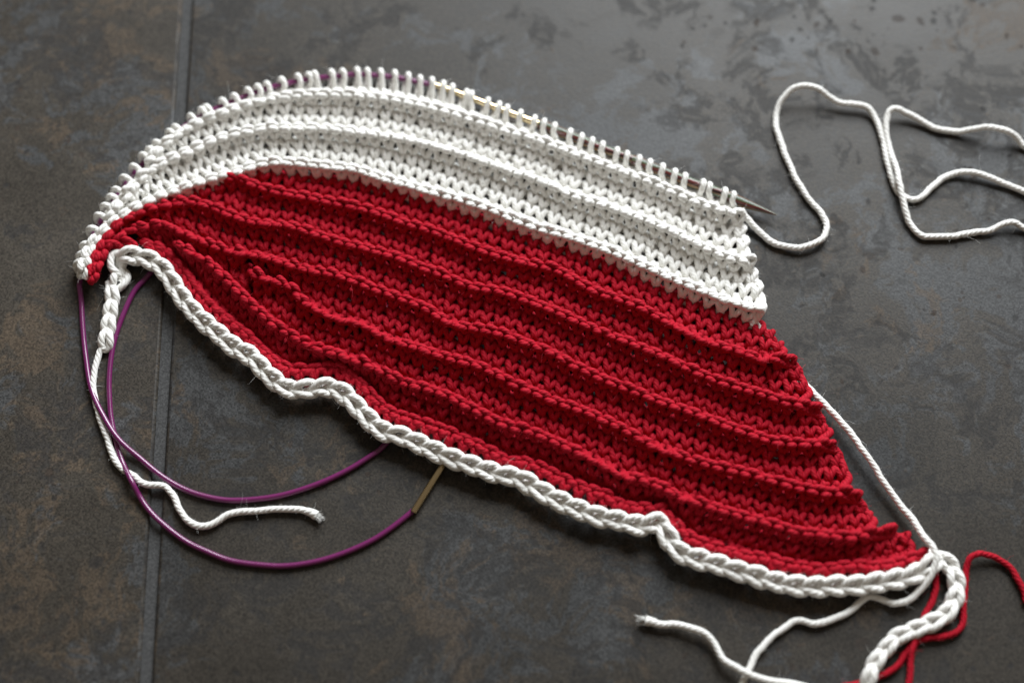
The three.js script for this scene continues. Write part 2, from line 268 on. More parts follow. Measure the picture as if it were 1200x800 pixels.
// each course runs left to right; kind P is a purl ridge, K a plain row; from = the point where the row really begins (short rows)
const courses = [
  { id: 'cast_on', kind: 'K', colour: 'red', from: 2, pts: [[-161.7, 3, -24.2], [-159.9, 3, -33.5], [-154.2, 3, -36.9], [-146.9, 3, -36.2], [-139.1, 3, -32.4], [-133.6, 3, -27.2], [-128.2, 3, -18.7], [-122.2, 3, -11], [-115.7, 3, -5.6], [-109.4, 3, -0.2], [-101.4, 3, 5.1], [-97.9, 3, 7.6], [-92.3, 3, 12.6], [-86.7, 3, 17.5], [-82.1, 3, 18.9], [-76.8, 3, 18.2], [-71, 3, 17.1], [-65, 3, 19.6], [-58.8, 3, 25.2], [-53.4, 3, 31.4], [-48, 3, 36.2], [-40.8, 3, 37.9], [-31.7, 3, 42], [-23.2, 3, 45.7], [-13.8, 3, 49.7], [-3.2, 3, 52.7], [2.6, 3, 53.7], [11.2, 3, 58.7], [20.4, 3, 63.7], [32.4, 3, 68.6], [41.8, 3, 70.9], [50, 3, 72.2], [55.4, 3, 71.5], [58.7, 3, 76.7], [62, 3, 81.2], [67.8, 3, 84.8], [75.3, 3, 86.4], [83, 3, 88.6], [90.3, 3, 91.1], [94.3, 3, 93], [102.3, 3, 94.3], [110.7, 3, 94.9], [119.1, 3, 94.9], [127.9, 3, 94.3], [136.4, 3, 93.4], [144.7, 3, 91.5], [151.7, 3, 87.6]] },
  { id: 'ridge_f', kind: 'P', colour: 'red', from: 3, pts: [[-161.4, 5, -23.3], [-159.8, 5, -33.7], [-154.6, 5, -39.3], [-146.1, 5, -39.3], [-137, 5, -36], [-130, 5, -30], [-124.4, 5, -22.6], [-118.4, 5, -15.3], [-111.9, 5, -8.7], [-104.8, 5, -2.3], [-98.5, 5, 3.4], [-92.9, 5, 8.8], [-87, 5, 13], [-78.8, 5, 13.7], [-70.3, 5, 12.6], [-63, 5, 15.1], [-56.2, 5, 21.4], [-50.7, 5, 27.6], [-44.8, 5, 32.1], [-36.9, 5, 34.8], [-28.4, 5, 37.9], [-17.4, 5, 42.6], [-7.7, 5, 47.3], [-2.6, 5, 49.7], [8.3, 5, 52], [16.6, 5, 56.3], [25.5, 5, 59.3], [40.5, 5, 66.9], [46.2, 5, 68.2], [53.8, 5, 68.2], [59.9, 5, 74], [67.2, 5, 80.5], [72.7, 5, 82.4], [81.3, 5, 85.3], [87.5, 5, 86.9], [93.7, 5, 87.8], [99.8, 5, 89.7], [106, 5, 90.7], [112.1, 5, 91.3], [124.4, 5, 90.3], [132.1, 5, 90.7], [141.6, 5, 89.1], [148.9, 5, 85.6]] },
  { id: 'ridge_e', kind: 'P', colour: 'red', from: 4, pts: [[-161.9, 5.5, -22.8], [-160.8, 5.5, -31.3], [-156.1, 5.5, -38.7], [-146.2, 5.5, -41.4], [-134, 5.5, -38], [-127.9, 5.5, -34.6], [-120.9, 5.5, -30.9], [-112.2, 5.5, -23.1], [-105.7, 5.5, -16.5], [-95.8, 5.5, -7.1], [-90.2, 5.5, -2.8], [-82, 5.5, 2.2], [-75.8, 5.5, 5.8], [-62.5, 5.5, 10], [-51.8, 5.5, 14.6], [-42.5, 5.5, 19.8], [-32.6, 5.5, 22.9], [-22.8, 5.5, 26.7], [-12.3, 5.5, 32.9], [-1.9, 5.5, 37.7], [8.4, 5.5, 40.4], [19.3, 5.5, 45.1], [29.5, 5.5, 50.2], [40.2, 5.5, 56.2], [47.1, 5.5, 58.1], [56.5, 5.5, 61.8], [62.7, 5.5, 65.1], [74.6, 5.5, 69], [87, 5.5, 72.9], [98.1, 5.5, 76.1], [104.9, 5.5, 78.4], [115.5, 5.5, 79.6], [122.9, 5.5, 80.3], [128, 5.5, 79.6], [132.2, 5.5, 78]] },
  { id: 'ridge_d', kind: 'P', colour: 'red', from: 6, pts: [[-162.5, 5.5, -22.4], [-161.6, 5.5, -29.8], [-158.3, 5.5, -36.5], [-149.6, 5.5, -41.4], [-134.1, 5.5, -39.9], [-116.6, 5.5, -32.4], [-102.3, 5.5, -25.3], [-94.7, 5.5, -22.8], [-87.2, 5.5, -19.8], [-81.1, 5.5, -13.6], [-69.8, 5.5, -6.7], [-59.7, 5.5, -4.2], [-50.3, 5.5, 1.2], [-40.2, 5.5, 5.1], [-29.6, 5.5, 8.6], [-18.4, 5.5, 12.1], [-11.1, 5.5, 14.9], [0, 5.5, 20.9], [5.2, 5.5, 23.3], [15.6, 5.5, 27.4], [21.4, 5.5, 29.5], [31.7, 5.5, 33.6], [41.9, 5.5, 38.7], [51.4, 5.5, 44.5], [62.8, 5.5, 49.2], [72.9, 5.5, 52.5], [80.4, 5.5, 54.5], [91.1, 5.5, 57.2], [101.7, 5.5, 60.5], [112.3, 5.5, 63.1], [118.6, 5.5, 63.7], [123.8, 5.5, 63.1]] },
  { id: 'ridge_c', kind: 'P', colour: 'red', from: 0, pts: [[-163.2, 5.5, -22.4], [-162.6, 5.5, -29], [-160.6, 5.5, -35.7], [-156.1, 5.5, -41.7], [-149.9, 5.5, -45.1], [-139.1, 5.5, -46.3], [-130.6, 5.5, -42.5], [-122.2, 5.5, -39.1], [-110.3, 5.5, -34.6], [-97.3, 5.5, -32], [-87.7, 5.5, -29], [-77.4, 5.5, -26.1], [-65.9, 5.5, -23.1], [-51.9, 5.5, -17.3], [-36.7, 5.5, -11.8], [-24.2, 5.5, -4.6], [-15.9, 5.5, -2.4], [-7.6, 5.5, -0.3], [0.7, 5.5, 2.9], [13.2, 5.5, 7.5], [23, 5.5, 12.8], [34, 5.5, 18.4], [42.4, 5.5, 21.9], [58.5, 5.5, 28.5], [68.7, 5.5, 32.2], [80.7, 5.5, 37.4], [90.2, 5.5, 40.8], [98.1, 5.5, 43.5], [106, 5.5, 44.5], [113.1, 5.5, 44.5], [117.7, 5.5, 43.1]] },
  { id: 'ridge_b', kind: 'P', colour: 'red', from: 0, pts: [[-164.3, 5.5, -22.8], [-164, 5.5, -29.8], [-162.9, 5.5, -35.7], [-159.8, 5.5, -42.1], [-153.7, 5.5, -48.9], [-141.2, 5.5, -54.3], [-130.4, 5.5, -56.6], [-121.4, 5.5, -54.7], [-114.3, 5.5, -51.6], [-102.4, 5.5, -47.4], [-86.9, 5.5, -44.8], [-71.3, 5.5, -39.9], [-50.1, 5.5, -33.5], [-28.6, 5.5, -25], [-16.1, 5.5, -19.8], [-3.3, 5.5, -16.9], [13.3, 5.5, -10], [24.9, 5.5, -4.6], [41.3, 5.5, 2.2], [57.6, 5.5, 9.3], [70.4, 5.5, 16], [84.8, 5.5, 21.9], [94.4, 5.5, 24.7], [104.6, 5.5, 28.5], [111.7, 5.5, 28.8]] },
  { id: 'ridge_a', kind: 'P', colour: 'red', from: 6, pts: [[-165.3, 5.5, -23.1], [-165, 5.5, -30.1], [-163.7, 5.5, -36.9], [-157.6, 5.5, -46.7], [-144.8, 5.5, -56.2], [-127.6, 5.5, -63.9], [-113.3, 5.5, -67.4], [-107, 5.5, -65.9], [-97.8, 5.5, -62.4], [-89.5, 5.5, -60.4], [-72.1, 5.5, -56.6], [-54.8, 5.5, -52.4], [-42, 5.5, -47], [-28.9, 5.5, -42.9], [-11.9, 5.5, -35.4], [5.1, 5.5, -29.8], [17.5, 5.5, -26.4], [31.8, 5.5, -18], [46.7, 5.5, -12.2], [58.2, 5.5, -6], [72.7, 5.5, 1.9], [88.9, 5.5, 7.9], [97.9, 5.5, 10.7], [104, 5.5, 9.3]] },
  { id: 'white_base', kind: 'K', colour: 'white', from: 0, pts: [[-166.5, 4, -24.2], [-166.2, 4, -31.2], [-163.4, 4, -39.5], [-154.1, 4, -49.3], [-147, 4, -53.5], [-137.1, 4, -58.9], [-125.1, 4, -63.5], [-113.6, 4, -67.4], [-101.4, 4, -71.3], [-90.3, 4, -70.9], [-72.8, 4, -69], [-55.4, 4, -65.5], [-39.7, 4, -60.4], [-24.1, 4, -54.7], [-10.3, 4, -50.1], [1.7, 4, -44.4], [20.4, 4, -37.6], [35.6, 4, -32], [50.6, 4, -24.2], [67.1, 4, -16.5], [81.8, 4, -9.9], [90.6, 4, -6.6], [95.9, 4, -4.8]] },
  { id: 'ridge_w', kind: 'P', colour: 'white', from: 0, pts: [[-166.9, 5, -24.1], [-167, 5, -31.5], [-164.5, 5, -39.7], [-155.4, 5, -50.7], [-147.6, 5, -55.7], [-137.8, 5, -61.1], [-126.1, 5, -65.7], [-113.6, 5, -70], [-100.7, 5, -74.3], [-90.3, 5, -74.7], [-72.9, 5, -72.8], [-64.1, 5, -71.6], [-46.7, 5, -66.1], [-29.3, 5, -60.7], [-12, 5, -54.9], [6.8, 5, -46.5], [23.8, 5, -40.9], [40.6, 5, -34.1], [57.3, 5, -26.3], [73.8, 5, -18.6], [88.5, 5, -12.7], [95.4, 5, -11.3], [99.2, 5, -12.7]] },
  { id: 'ridge_x', kind: 'P', colour: 'white', from: 3, pts: [[-168.1, 5.5, -24.2], [-168, 5.5, -32.4], [-165.6, 5.5, -42.1], [-160.7, 5.5, -50.8], [-155.9, 5.5, -57.7], [-149.6, 5.5, -67.4], [-142.3, 5.5, -74.8], [-131.7, 5.5, -80], [-118.9, 5.5, -85.9], [-101.7, 5.5, -90.3], [-85.9, 5.5, -90.7], [-73.6, 5.5, -90.3], [-56, 5.5, -87.9], [-38.4, 5.5, -84.3], [-20.9, 5.5, -79.2], [-3.5, 5.5, -72.5], [13.8, 5.5, -65.9], [24.1, 5.5, -60], [41.1, 5.5, -53.9], [58, 5.5, -46.7], [78.6, 5.5, -35.7], [88.5, 5.5, -32], [94.3, 5.5, -32.7]] },
  { id: 'ridge_y', kind: 'P', colour: 'white', from: 6, pts: [[-169.1, 5.5, -24.2], [-168.7, 5.5, -33.1], [-166.4, 5.5, -42.9], [-161.6, 5.5, -52.4], [-156.9, 5.5, -60], [-152.1, 5.5, -67.8], [-146.7, 5.5, -76.4], [-140.4, 5.5, -84.3], [-130.6, 5.5, -92.3], [-119.7, 5.5, -97.2], [-102.5, 5.5, -104], [-86.7, 5.5, -106.5], [-70.8, 5.5, -106.5], [-56.6, 5.5, -105.7], [-43.5, 5.5, -103.2], [-25.7, 5.5, -98], [-8.1, 5.5, -91.9], [9.4, 5.5, -85.9], [24.4, 5.5, -79.2], [41.6, 5.5, -72.1], [58.6, 5.5, -64.7], [71.1, 5.5, -58.5], [83.9, 5.5, -53.5], [91.1, 5.5, -52.7]] },
  { id: 'needle', kind: 'N', colour: 'white', from: 0, pts: null },
];
const REF_A = [[-9.9, 5, -104.8]][0], REF_B = [[-46.8, 5, 40.2]][0];
for (const c of courses) {
  c.line = evenly(smoothLine(c.pts ? toV(c.pts) : needleLine, 12), 0.5);
  c.len = (c.line.length - 1) * 0.5;
  const side = (p) => (p.x - REF_A[0]) * (REF_B[2] - REF_A[2]) - (p.z - REF_A[2]) * (REF_B[0] - REF_A[0]);
  let k = c.line.findIndex((p, i) => i > 0 && side(c.line[i - 1]) * side(p) <= 0); if (k < 0) k = Math.floor(c.line.length / 2);
  c.ref = k * 0.5;
  c.qmax = (c.len - c.ref) / W0;
  const start = c.from ? toV([c.pts[c.from]])[0] : c.line[0];
  let best = 0; c.line.forEach((p, i) => { if (p.distanceToSquared(start) < c.line[best].distanceToSquared(start)) best = i; });
  c.qmin = c.from ? (best * 0.5 / c.ref - 1) * LEFT : -LEFT;
  c.at = (q) => {
    const s = q >= 0 ? c.ref + q * W0 : c.ref * Math.max(0, 1 + q / LEFT), f = s / 0.5, i = Math.min(c.line.length - 2, Math.floor(f));
    return c.line[i].clone().lerp(c.line[i + 1], 1).sub(c.line[i]).multiplyScalar(f - i).add(c.line[i]);
  };
}
// where the cable and the second needle run beneath, the fabric is lifted a little
const under = [...evenly(smoothLine(coilA.slice(16, 31), 6), 3).map((p) => [p.x, p.z, 1.2]), ...evenly([otherNeedle[1].clone(), otherNeedle[2].clone()], 3).map((p) => [p.x, p.z, 1.5])];
function drape(x, z) {
  let h = 0;
  for (const [a, b, t] of under) { const d = Math.hypot(x - a, z - b); if (d < 34) h = Math.max(h, t * (1 - smooth(d, 0, 34))); }
  return h;
}
const waveG = lattice(32), wave = (x, z) => (noiseAt(waveG, 32, x / 22 + 9, z / 22 + 9) - 0.5) * 1.0;
const BASE = 2.1, RIDGE = 4.3;
function surfaceY(p, fromRidge, share = 1) { return BASE + RIDGE * share * Math.exp(-Math.pow(fromRidge / (0.82 * H0), 2)) + drape(p.x, p.z) + wave(p.x, p.z); }
// all rows that pass column q, from the cast-on edge up
function rowsAt(q) {
  const here = courses.filter((c) => q >= c.qmin), out = [];
  for (let i = 0; i < here.length; i++) {
    const c = here[i], p = c.at(q), up = here[i + 1];
    if (c.kind === 'N') { out.push({ id: c.id, p, kind: 'N', colour: 'white', shown: true }); break; }
    const pu = up.at(q), gap = Math.hypot(pu.x - p.x, pu.z - p.z), upRidge = up.kind === 'P' ? 0 : up.id === 'white_base' ? H0 : 1e3;
    const lowRidge = c.kind === 'P' ? 0 : c.id === 'white_base' ? 99 : 99;
    const put = (id, t, kind) => {
      const w = p.clone().lerp(pu, t), d = Math.min(lowRidge + t * gap, upRidge + (1 - t) * gap);
      w.y = surfaceY(w, d, c.id === 'cast_on' ? 0.12 : c.id === 'ridge_f' ? lerp(0.35, 1, t) : 1);
      if (c.id === 'cast_on') w.y += 1.6;
      out.push({ id, p: w, kind, colour: c.colour, shown: q <= lerp(c.qmax, up.qmax, t) + 0.5 });
    };
    put(c.id, 0, c.kind);
    if (up.kind === 'N') { const f = lerp(0.5, 0.12, smooth(-q, 12, 34)), w = p.clone().lerp(pu, f); w.y = surfaceY(w, f * gap); out.push({ id: 'live', p: w, kind: 'K', colour: 'white', shown: q <= up.qmax }); continue; }
    if (c.id === 'white_base') continue;
    const most = c.id === 'cast_on' ? 0 : c.id === 'ridge_f' ? 2 : up.id === 'white_base' ? 2 : 3, free = clamp(gap / H0 - 1, 0, most), step = gap / (free + 1);
    for (let j = 1; j <= most; j++) if (j * step < gap - 0.55 * step) put(c.id + '.' + j, (j * step) / gap, 'K');
  }
  return out;
}
const piece = group('knitted_piece');
tag(piece, 'half-finished striped knitting in red and white with purl ridges and a white chain edge', 'knitting');
const sections = { red: group('red_section', piece), white: group('white_section', piece) };
sections.red.userData.label = 'red ridged band of knitting'; sections.white.userData.label = 'white ridged band of knitting';
const hairs = { red: [], white: [] }, naps = { red: [], white: [] };

function knitRow(id) {
  const runs = []; let run = null, q = 0;
  const course = courses.find((c) => c.id === id.split('.')[0]), j = +(id.split('.')[1] || 0);
  let qEnd = course.qmax; if (j) { for (qEnd = course.qmax + 1.5; qEnd > 0; qEnd -= 0.05) { const v = rowsAt(qEnd).find((x) => x.id === id); if (v && v.shown) break; } }
  qEnd += course.colour === 'white' ? -0.45 : j ? 0.3 : course.kind === 'P' ? -0.5 : 0;
  const n = Math.round(qEnd);
  for (let g = n - 0.5; g > -LEFT + 0.1;) {
    q = g + (qEnd - n) * smooth(g, n - 7, n - 0.5);
    const rows = rowsAt(q), k = rows.findIndex((r) => r.id === id);
    let dq = 1;
    if (k >= 0 && rows[k].shown) {
      const r = rows[k], n = rows[k + 1];
      const a = rowsAt(q + 0.3).find((s) => s.id === id), b = rowsAt(q - 0.3).find((s) => s.id === id);
      const e = b ? b.p.clone().sub(r.p) : r.p.clone().sub(a ? a.p : r.p), speed = e.length() / 0.3;
      dq = clamp(W0 / Math.max(speed, 0.8), 1, 4);
      const w = clamp(speed * dq, 0.75 * W0, 1.3 * W0);
      if (e.lengthSq() > 1e-6) {
        e.normalize();
        const up = n.p.clone().sub(r.p), h = up.length(); up.multiplyScalar(clamp(h, 0.6 * H0, 1.25 * H0) / Math.max(h, 1e-3));
        if (!run) { run = []; runs.push(run); }
        run.push({ p: r.p, e, up, w, kind: r.kind, next: n.kind === 'P' ? 'P' : 'K', last: !n.shown, colour: r.colour });
      }
    } else run = null;
    g -= dq;
  }
  return runs;
}
function stitchPath(run) {
  const pts = [];
  const put = (s, x, y, z, jx = 0, jy = 0) => { if (s.last) { x += 0.2 * Math.max(0, y); y = Math.min(y, 0.85 + 0.1 * y); } pts.push(s.p.clone().addScaledVector(s.e, (x + jx) * s.w).addScaledVector(s.up, y + jy).add(V(0, z, 0))); };
  run.forEach((s, i) => {
    const base = s.kind === 'P' ? 1 : -1, head = s.next === 'P' ? 1 : -1, leg = -base;
    const j = () => gauss() * 0.045, jx = gauss() * 0.1, lift = gauss() * (s.kind === 'P' || s.next === 'P' ? 0.4 : 0.3), tall = 1 + gauss() * 0.04;
    const zb = ZA * base, zl = ZA * leg * 1.0 + lift, zh = ZA * head;
    const flat = s.next === 'P', top = (flat ? 1.32 + gauss() * 0.05 : 1.56) * tall, wide = flat ? 0.40 : 0.35, sink = s.kind === 'P' ? -0.27 + gauss() * 0.06 : 0.02, lean = gauss() * 0.085;
    const zs = s.kind === 'P' ? zb * 1.3 : zb, zt = flat ? zh * 1.35 : zh;
    if (i === 0) { put(s, -0.30, 0.45, -zs * 0.7); put(s, -0.5, 0.25, -zs * 0.1); }
    put(s, -0.5, sink, zs + lift, j());
    put(s, -0.24, sink + 0.12, zs * 0.8 + lift, jx, j());
    put(s, -0.10, 0.34, zl * 0.55, jx, j());
    put(s, -(flat ? 0.25 : 0.20) + lean, 0.66, zl * 1.0, jx, j());
    put(s, -(flat ? 0.37 : 0.32) + lean, 0.98, zl * (flat ? 0.6 : 0.95), jx, j());
    put(s, -wide, lerp(0.98, top, 0.45), flat ? zt * 0.5 : 0, jx, 0);
    put(s, -wide * 0.74, lerp(0.98, top, 0.9), zt * 0.95, jx, 0);
    put(s, 0, top, zt * 1.1, jx, 0);
    put(s, wide * 0.74, lerp(0.98, top, 0.9), zt * 0.95, jx, 0);
    put(s, wide, lerp(0.98, top, 0.45), flat ? zt * 0.5 : 0, jx, 0);
    put(s, (flat ? 0.37 : 0.32) + lean, 0.98, zl * (flat ? 0.6 : 0.95), jx, j());
    put(s, (flat ? 0.25 : 0.20) + lean, 0.66, zl * 1.0, jx, j());
    put(s, 0.10, 0.34, zl * 0.55, jx, j());
    put(s, 0.24, sink + 0.12, zs * 0.8 + lift, jx, j());
    if (i === run.length - 1) { put(s, 0.5, 0, zs); put(s, 0.72, 0.35, zs * 0.5); }
  });
  for (const p of pts) if (p.y < R0 + 0.1) p.y = R0 + 0.1;
  return pts;
}
const rowIds = [];
for (const c of courses) { if (c.kind === 'N') continue; rowIds.push(c.id); if (c.id !== 'white_base' && c.id !== 'cast_on' && c.id !== 'ridge_y') for (let j = 1; j <= 3; j++) rowIds.push(c.id + '.' + j); }
let stitches = 0; const edge = [];
rowIds.forEach((id, order) => {
  const runs = knitRow(id).filter((r) => r.length > 0); if (!runs.length) return;
  const colour = runs[0][0].colour, kind = runs[0][0].kind, geos = [];
  for (const run of runs) {
    stitches += run.length;
    const pts = stitchPath(run);
    if (run === runs[0]) edge.push({ colour, p: run[0].p.clone().addScaledVector(run[0].e, -0.55 * run[0].w), e: run[0].e.clone(), kind });
    geos.push(sweep(smoothLine(pts, 3), (f, len) => R0 * ((kind === 'P' ? 1.2 : 1.04) + 0.05 * Math.sin(len * 0.37 + order) + 0.06 * Math.sin(len * 0.113 + order * 2.3) + 0.04 * Math.sin(len * 1.31)), { sides: 9, pitch: 6.2, u0: rnd(), hairs: hairs[colour], hairChance: 0.012, short: naps[colour], shortChance: 0.045 }));
  }
  mesh(kind === 'P' ? 'purl_ridge' : 'knit_row', geos.length > 1 ? mergeGeometries(geos) : geos[0], colour === 'red' ? redYarn : whiteYarn, sections[colour]);
});

// the selvage: along the right edge the yarn turns from row to row, one turn over the next like a small chain
for (const colour of ['red', 'white']) {
  const e = edge.filter((v) => v.colour === colour), pa = [], pb = [];
  e.forEach((v, i) => {
    const out = (x, y) => v.p.clone().addScaledVector(v.e, -x * W0).add(V(0, y, 0)), bump = v.kind === 'P' ? 0.03 : 0;
    pa.push(out((i % 2 ? 0.04 : -0.12) + bump + gauss() * 0.04, i % 2 ? 0.9 : -0.5)); pb.push(out((i % 2 ? -0.14 : 0.02) + bump + gauss() * 0.04, i % 2 ? -0.6 : 0.8));
  });
  for (const p of [...pa, ...pb]) p.y = Math.max(p.y, R0 + 0.2);
  mesh('selvage', mergeGeometries([pa, pb].map((p) => sweep(smoothLine(p, 6), R0 * 1.3, { sides: 10, pitch: 6.2, hairs: hairs[colour], hairChance: 0.012 }))), colour === 'red' ? redYarn : whiteYarn, sections[colour]);
}

// stitches still on the needle, each a loop of its own
{
  const needle = courses.find((c) => c.id === 'needle');
  let n = 0, before = 1e3;
  for (let q = Math.floor(needle.qmax) - 0.15; q > -LEFT + 0.4;) {
    const away = smooth(-q, 14, 32), qq = Math.min(q + gauss() * lerp(0.24, 0.42, away), before - 0.62), row = rowsAt(qq).find((r) => r.id === 'live'), axis = needle.at(qq), ahead = needle.at(qq - 0.2), behind = needle.at(qq + 0.2);
    const e = ahead.clone().sub(behind); const speed = e.length() / 0.4; e.normalize();
    const across = axis.clone().sub(row.p).setY(0), d = across.length(); across.normalize();
    const v = V(e.z, 0, -e.x); if (v.dot(across) < 0) v.negate(); v.lerp(across, 0.35).normalize();
    const R = (NEEDLE_R + R0 * 0.92) * (1 + 0.3 * away), w = W0, open = 1 - smooth(qq, -3, 3), slant = gauss() * 0.15 + lerp(0.05, 0.0, open), jit = gauss() * 0.25, base = row.p;
    const at = (x, out, y) => axis.clone().addScaledVector(e, x * w).addScaledVector(v, out).add(V(0, y, 0));
    const foot = (x, k, y) => base.clone().addScaledVector(e, x * w).addScaledVector(v, k).add(V(0, y, 0));
    const fx = lerp(-0.11, -0.17, open), bx = lerp(0.12, 0.18, open);
    const pts = [foot(-0.5, 0, -0.9), foot(-0.2, 0.5, -0.2), foot(fx, Math.max(1, d * 0.3), 0.6),
      at(fx + slant, -R * 0.72, R * 0.55 + 0.15), at(fx * 0.8 + slant, -R * 0.1, R + jit * 0.4), at(slant, R * 0.42 + jit * 0.6, R * 0.66), at(bx * 0.7 + slant, R * 0.58 + jit * 0.6, -R * 0.1), at(bx, R * 0.35, -R * 0.75),
      at(bx, -R * 0.6, -R * 0.7), foot(bx, Math.max(0.6, d * 0.3), -0.9), foot(0.2, 0.3, -0.8), foot(0.5, 0, -0.9)];
    for (const p of pts) if (p.y < R0 * 0.8) p.y = R0 * 0.8;
    mesh('live_loop', sweep(smoothLine(pts, 4), R0 * (1.0 + gauss() * 0.06), { sides: 9, pitch: 6.2, u0: rnd(), hairs: hairs.white, hairChance: 0.04, short: naps.white, shortChance: 0.09 }), whiteYarn, sections.white);
    n++; before = qq;
    q -= clamp(W0 / speed, 0.7, 3);
  }
}

// the crocheted chain along the cast-on edge: every link a loop drawn through the one before
const chainEdge = group('chain_edge', piece); chainEdge.userData.label = 'white crocheted chain along the lower edge';
const chainHairs = [], chainNap = [];
function chain(points, pitch, width, strand, y0, tilt = 0, taper = 0) {
  const line = evenly(smoothLine(toV(points), 10), 0.25), n = Math.floor(line.length * 0.25 / pitch);
  const at = (s) => { const f = s / 0.25, i = clamp(Math.floor(f), 0, line.length - 2); return line[i].clone().addScaledVector(line[i + 1].clone().sub(line[i]), f - i); };
  for (let i = 0; i < n; i++) {
    const s = (i + 0.1) * pitch, wob = gauss() * 0.08, wid = width * (1 + gauss() * 0.07) * (1 - taper * i / n), roll = tilt * 2 + gauss() * 0.5;
    const P = (t, x, z) => { const c = at(s + t * pitch), d = at(s + (t + 0.15) * pitch).sub(at(s + (t - 0.15) * pitch)).setY(0).normalize(), side = V(d.z, 0, -d.x); c.addScaledVector(side, (x + wob) * wid); c.y += y0 + z + roll * x; if (c.y < strand + 0.1) c.y = strand + 0.1; return c; };
    const k = strand * 0.85;
    const arm = [[-0.34, 0.02, -1.35], [-0.08, 0.08, -0.75], [0.22, 0.22, 0.35], [0.58, 0.42, 1.05], [0.95, 0.52, 0.65], [1.26, 0.38, -0.25]];
    const pts = [...arm.map(([t, x, z]) => P(t, -x, z * k)), P(1.40, 0, -0.7 * k), ...arm.map(([t, x, z]) => P(t, x, z * k)).reverse()];
    mesh('chain_link', sweep(smoothLine(pts, 4), strand, { sides: 16, plies: 4, depth: 0.06, pitch: 9, u0: rnd(), hairs: chainHairs, hairChance: 0.012, short: chainNap, shortChance: 0.06 }), whiteYarn, chainEdge);
  }
}
chain([[-159, 1.6, -20.4], [-156.1, 1.6, -22.7], [-154.7, 2, -26.6], [-156.7, 3, -31.3], [-154.1, 5, -34.1], [-147.3, 5, -33.7], [-140.2, 5, -30.4], [-135.7, 5, -25.6], [-130.7, 5, -18.2], [-124.7, 5, -10.2], [-116.8, 5, -3], [-110.1, 5, 2.7], [-102.1, 5, 8.1], [-98.7, 5, 10.5], [-93.4, 5, 16.5], [-87.6, 5, 21], [-82.3, 5, 22.4], [-77, 5, 22.1], [-70.9, 5, 21], [-65.3, 5, 23.1], [-59.5, 5, 28.3], [-54.4, 5, 34.5], [-49.1, 5, 39.2], [-41.6, 5, 41.3], [-32.1, 5, 45.3], [-23.7, 5, 49.3], [-14.1, 5, 53], [-3.8, 5, 56.3], [1.9, 5, 57.3], [10.2, 5, 62.3], [19.6, 5, 67.2], [31.6, 5, 72.1], [41, 5, 74.4], [48.8, 5, 75.6], [54.2, 5, 74.7], [57.1, 5, 79.8], [60.4, 5, 84.6], [66.5, 5, 88.1], [74.2, 5, 89.7], [81.9, 5, 91.9], [89.2, 5, 94.1], [93.5, 5, 96], [101.4, 5, 97.6], [110, 5, 98.2], [118.4, 5, 98.2], [127.2, 5, 97.6], [136, 5, 96.3], [144.9, 5, 94.1], [150.8, 5, 90.7], [155.2, 5, 87.8]], 7.3, 4.7, 1.45, 0.4, 0.9);
chain([[-159.5, 2.2, -23.5], [-157.5, 2.2, -18], [-157.6, 2.2, -11.8], [-157.9, 2.2, -4.5], [-158, 2.2, 3.8]], 6.2, 3.2, 1.5, 0);
chain([[154.5, 2.6, 85.6], [158, 2.6, 88.2], [160.8, 2.6, 91.4], [162.1, 2.6, 96.4], [161.1, 2.6, 102.1], [157.1, 2.6, 107.7], [151.2, 2.6, 111.1], [143.4, 2.6, 114.2], [137, 2.6, 116.9], [131.9, 2.6, 122.1], [128, 2.6, 127.8], [125.7, 2.6, 133.8]], 6.6, 4.0, 1.45, 0.3, 0, 0.3);

mesh('stray_fibres', mergeGeometries([fibres(hairs.red), nap(naps.red)]), redFibre, sections.red).userData.kind = 'stuff';
mesh('stray_fibres', mergeGeometries([fibres(hairs.white), nap(naps.white)]), whiteFibre, sections.white).userData.kind = 'stuff';
mesh('stray_fibres', mergeGeometries([fibres(chainHairs), nap(chainNap)]), whiteFibre, chainEdge).userData.kind = 'stuff';

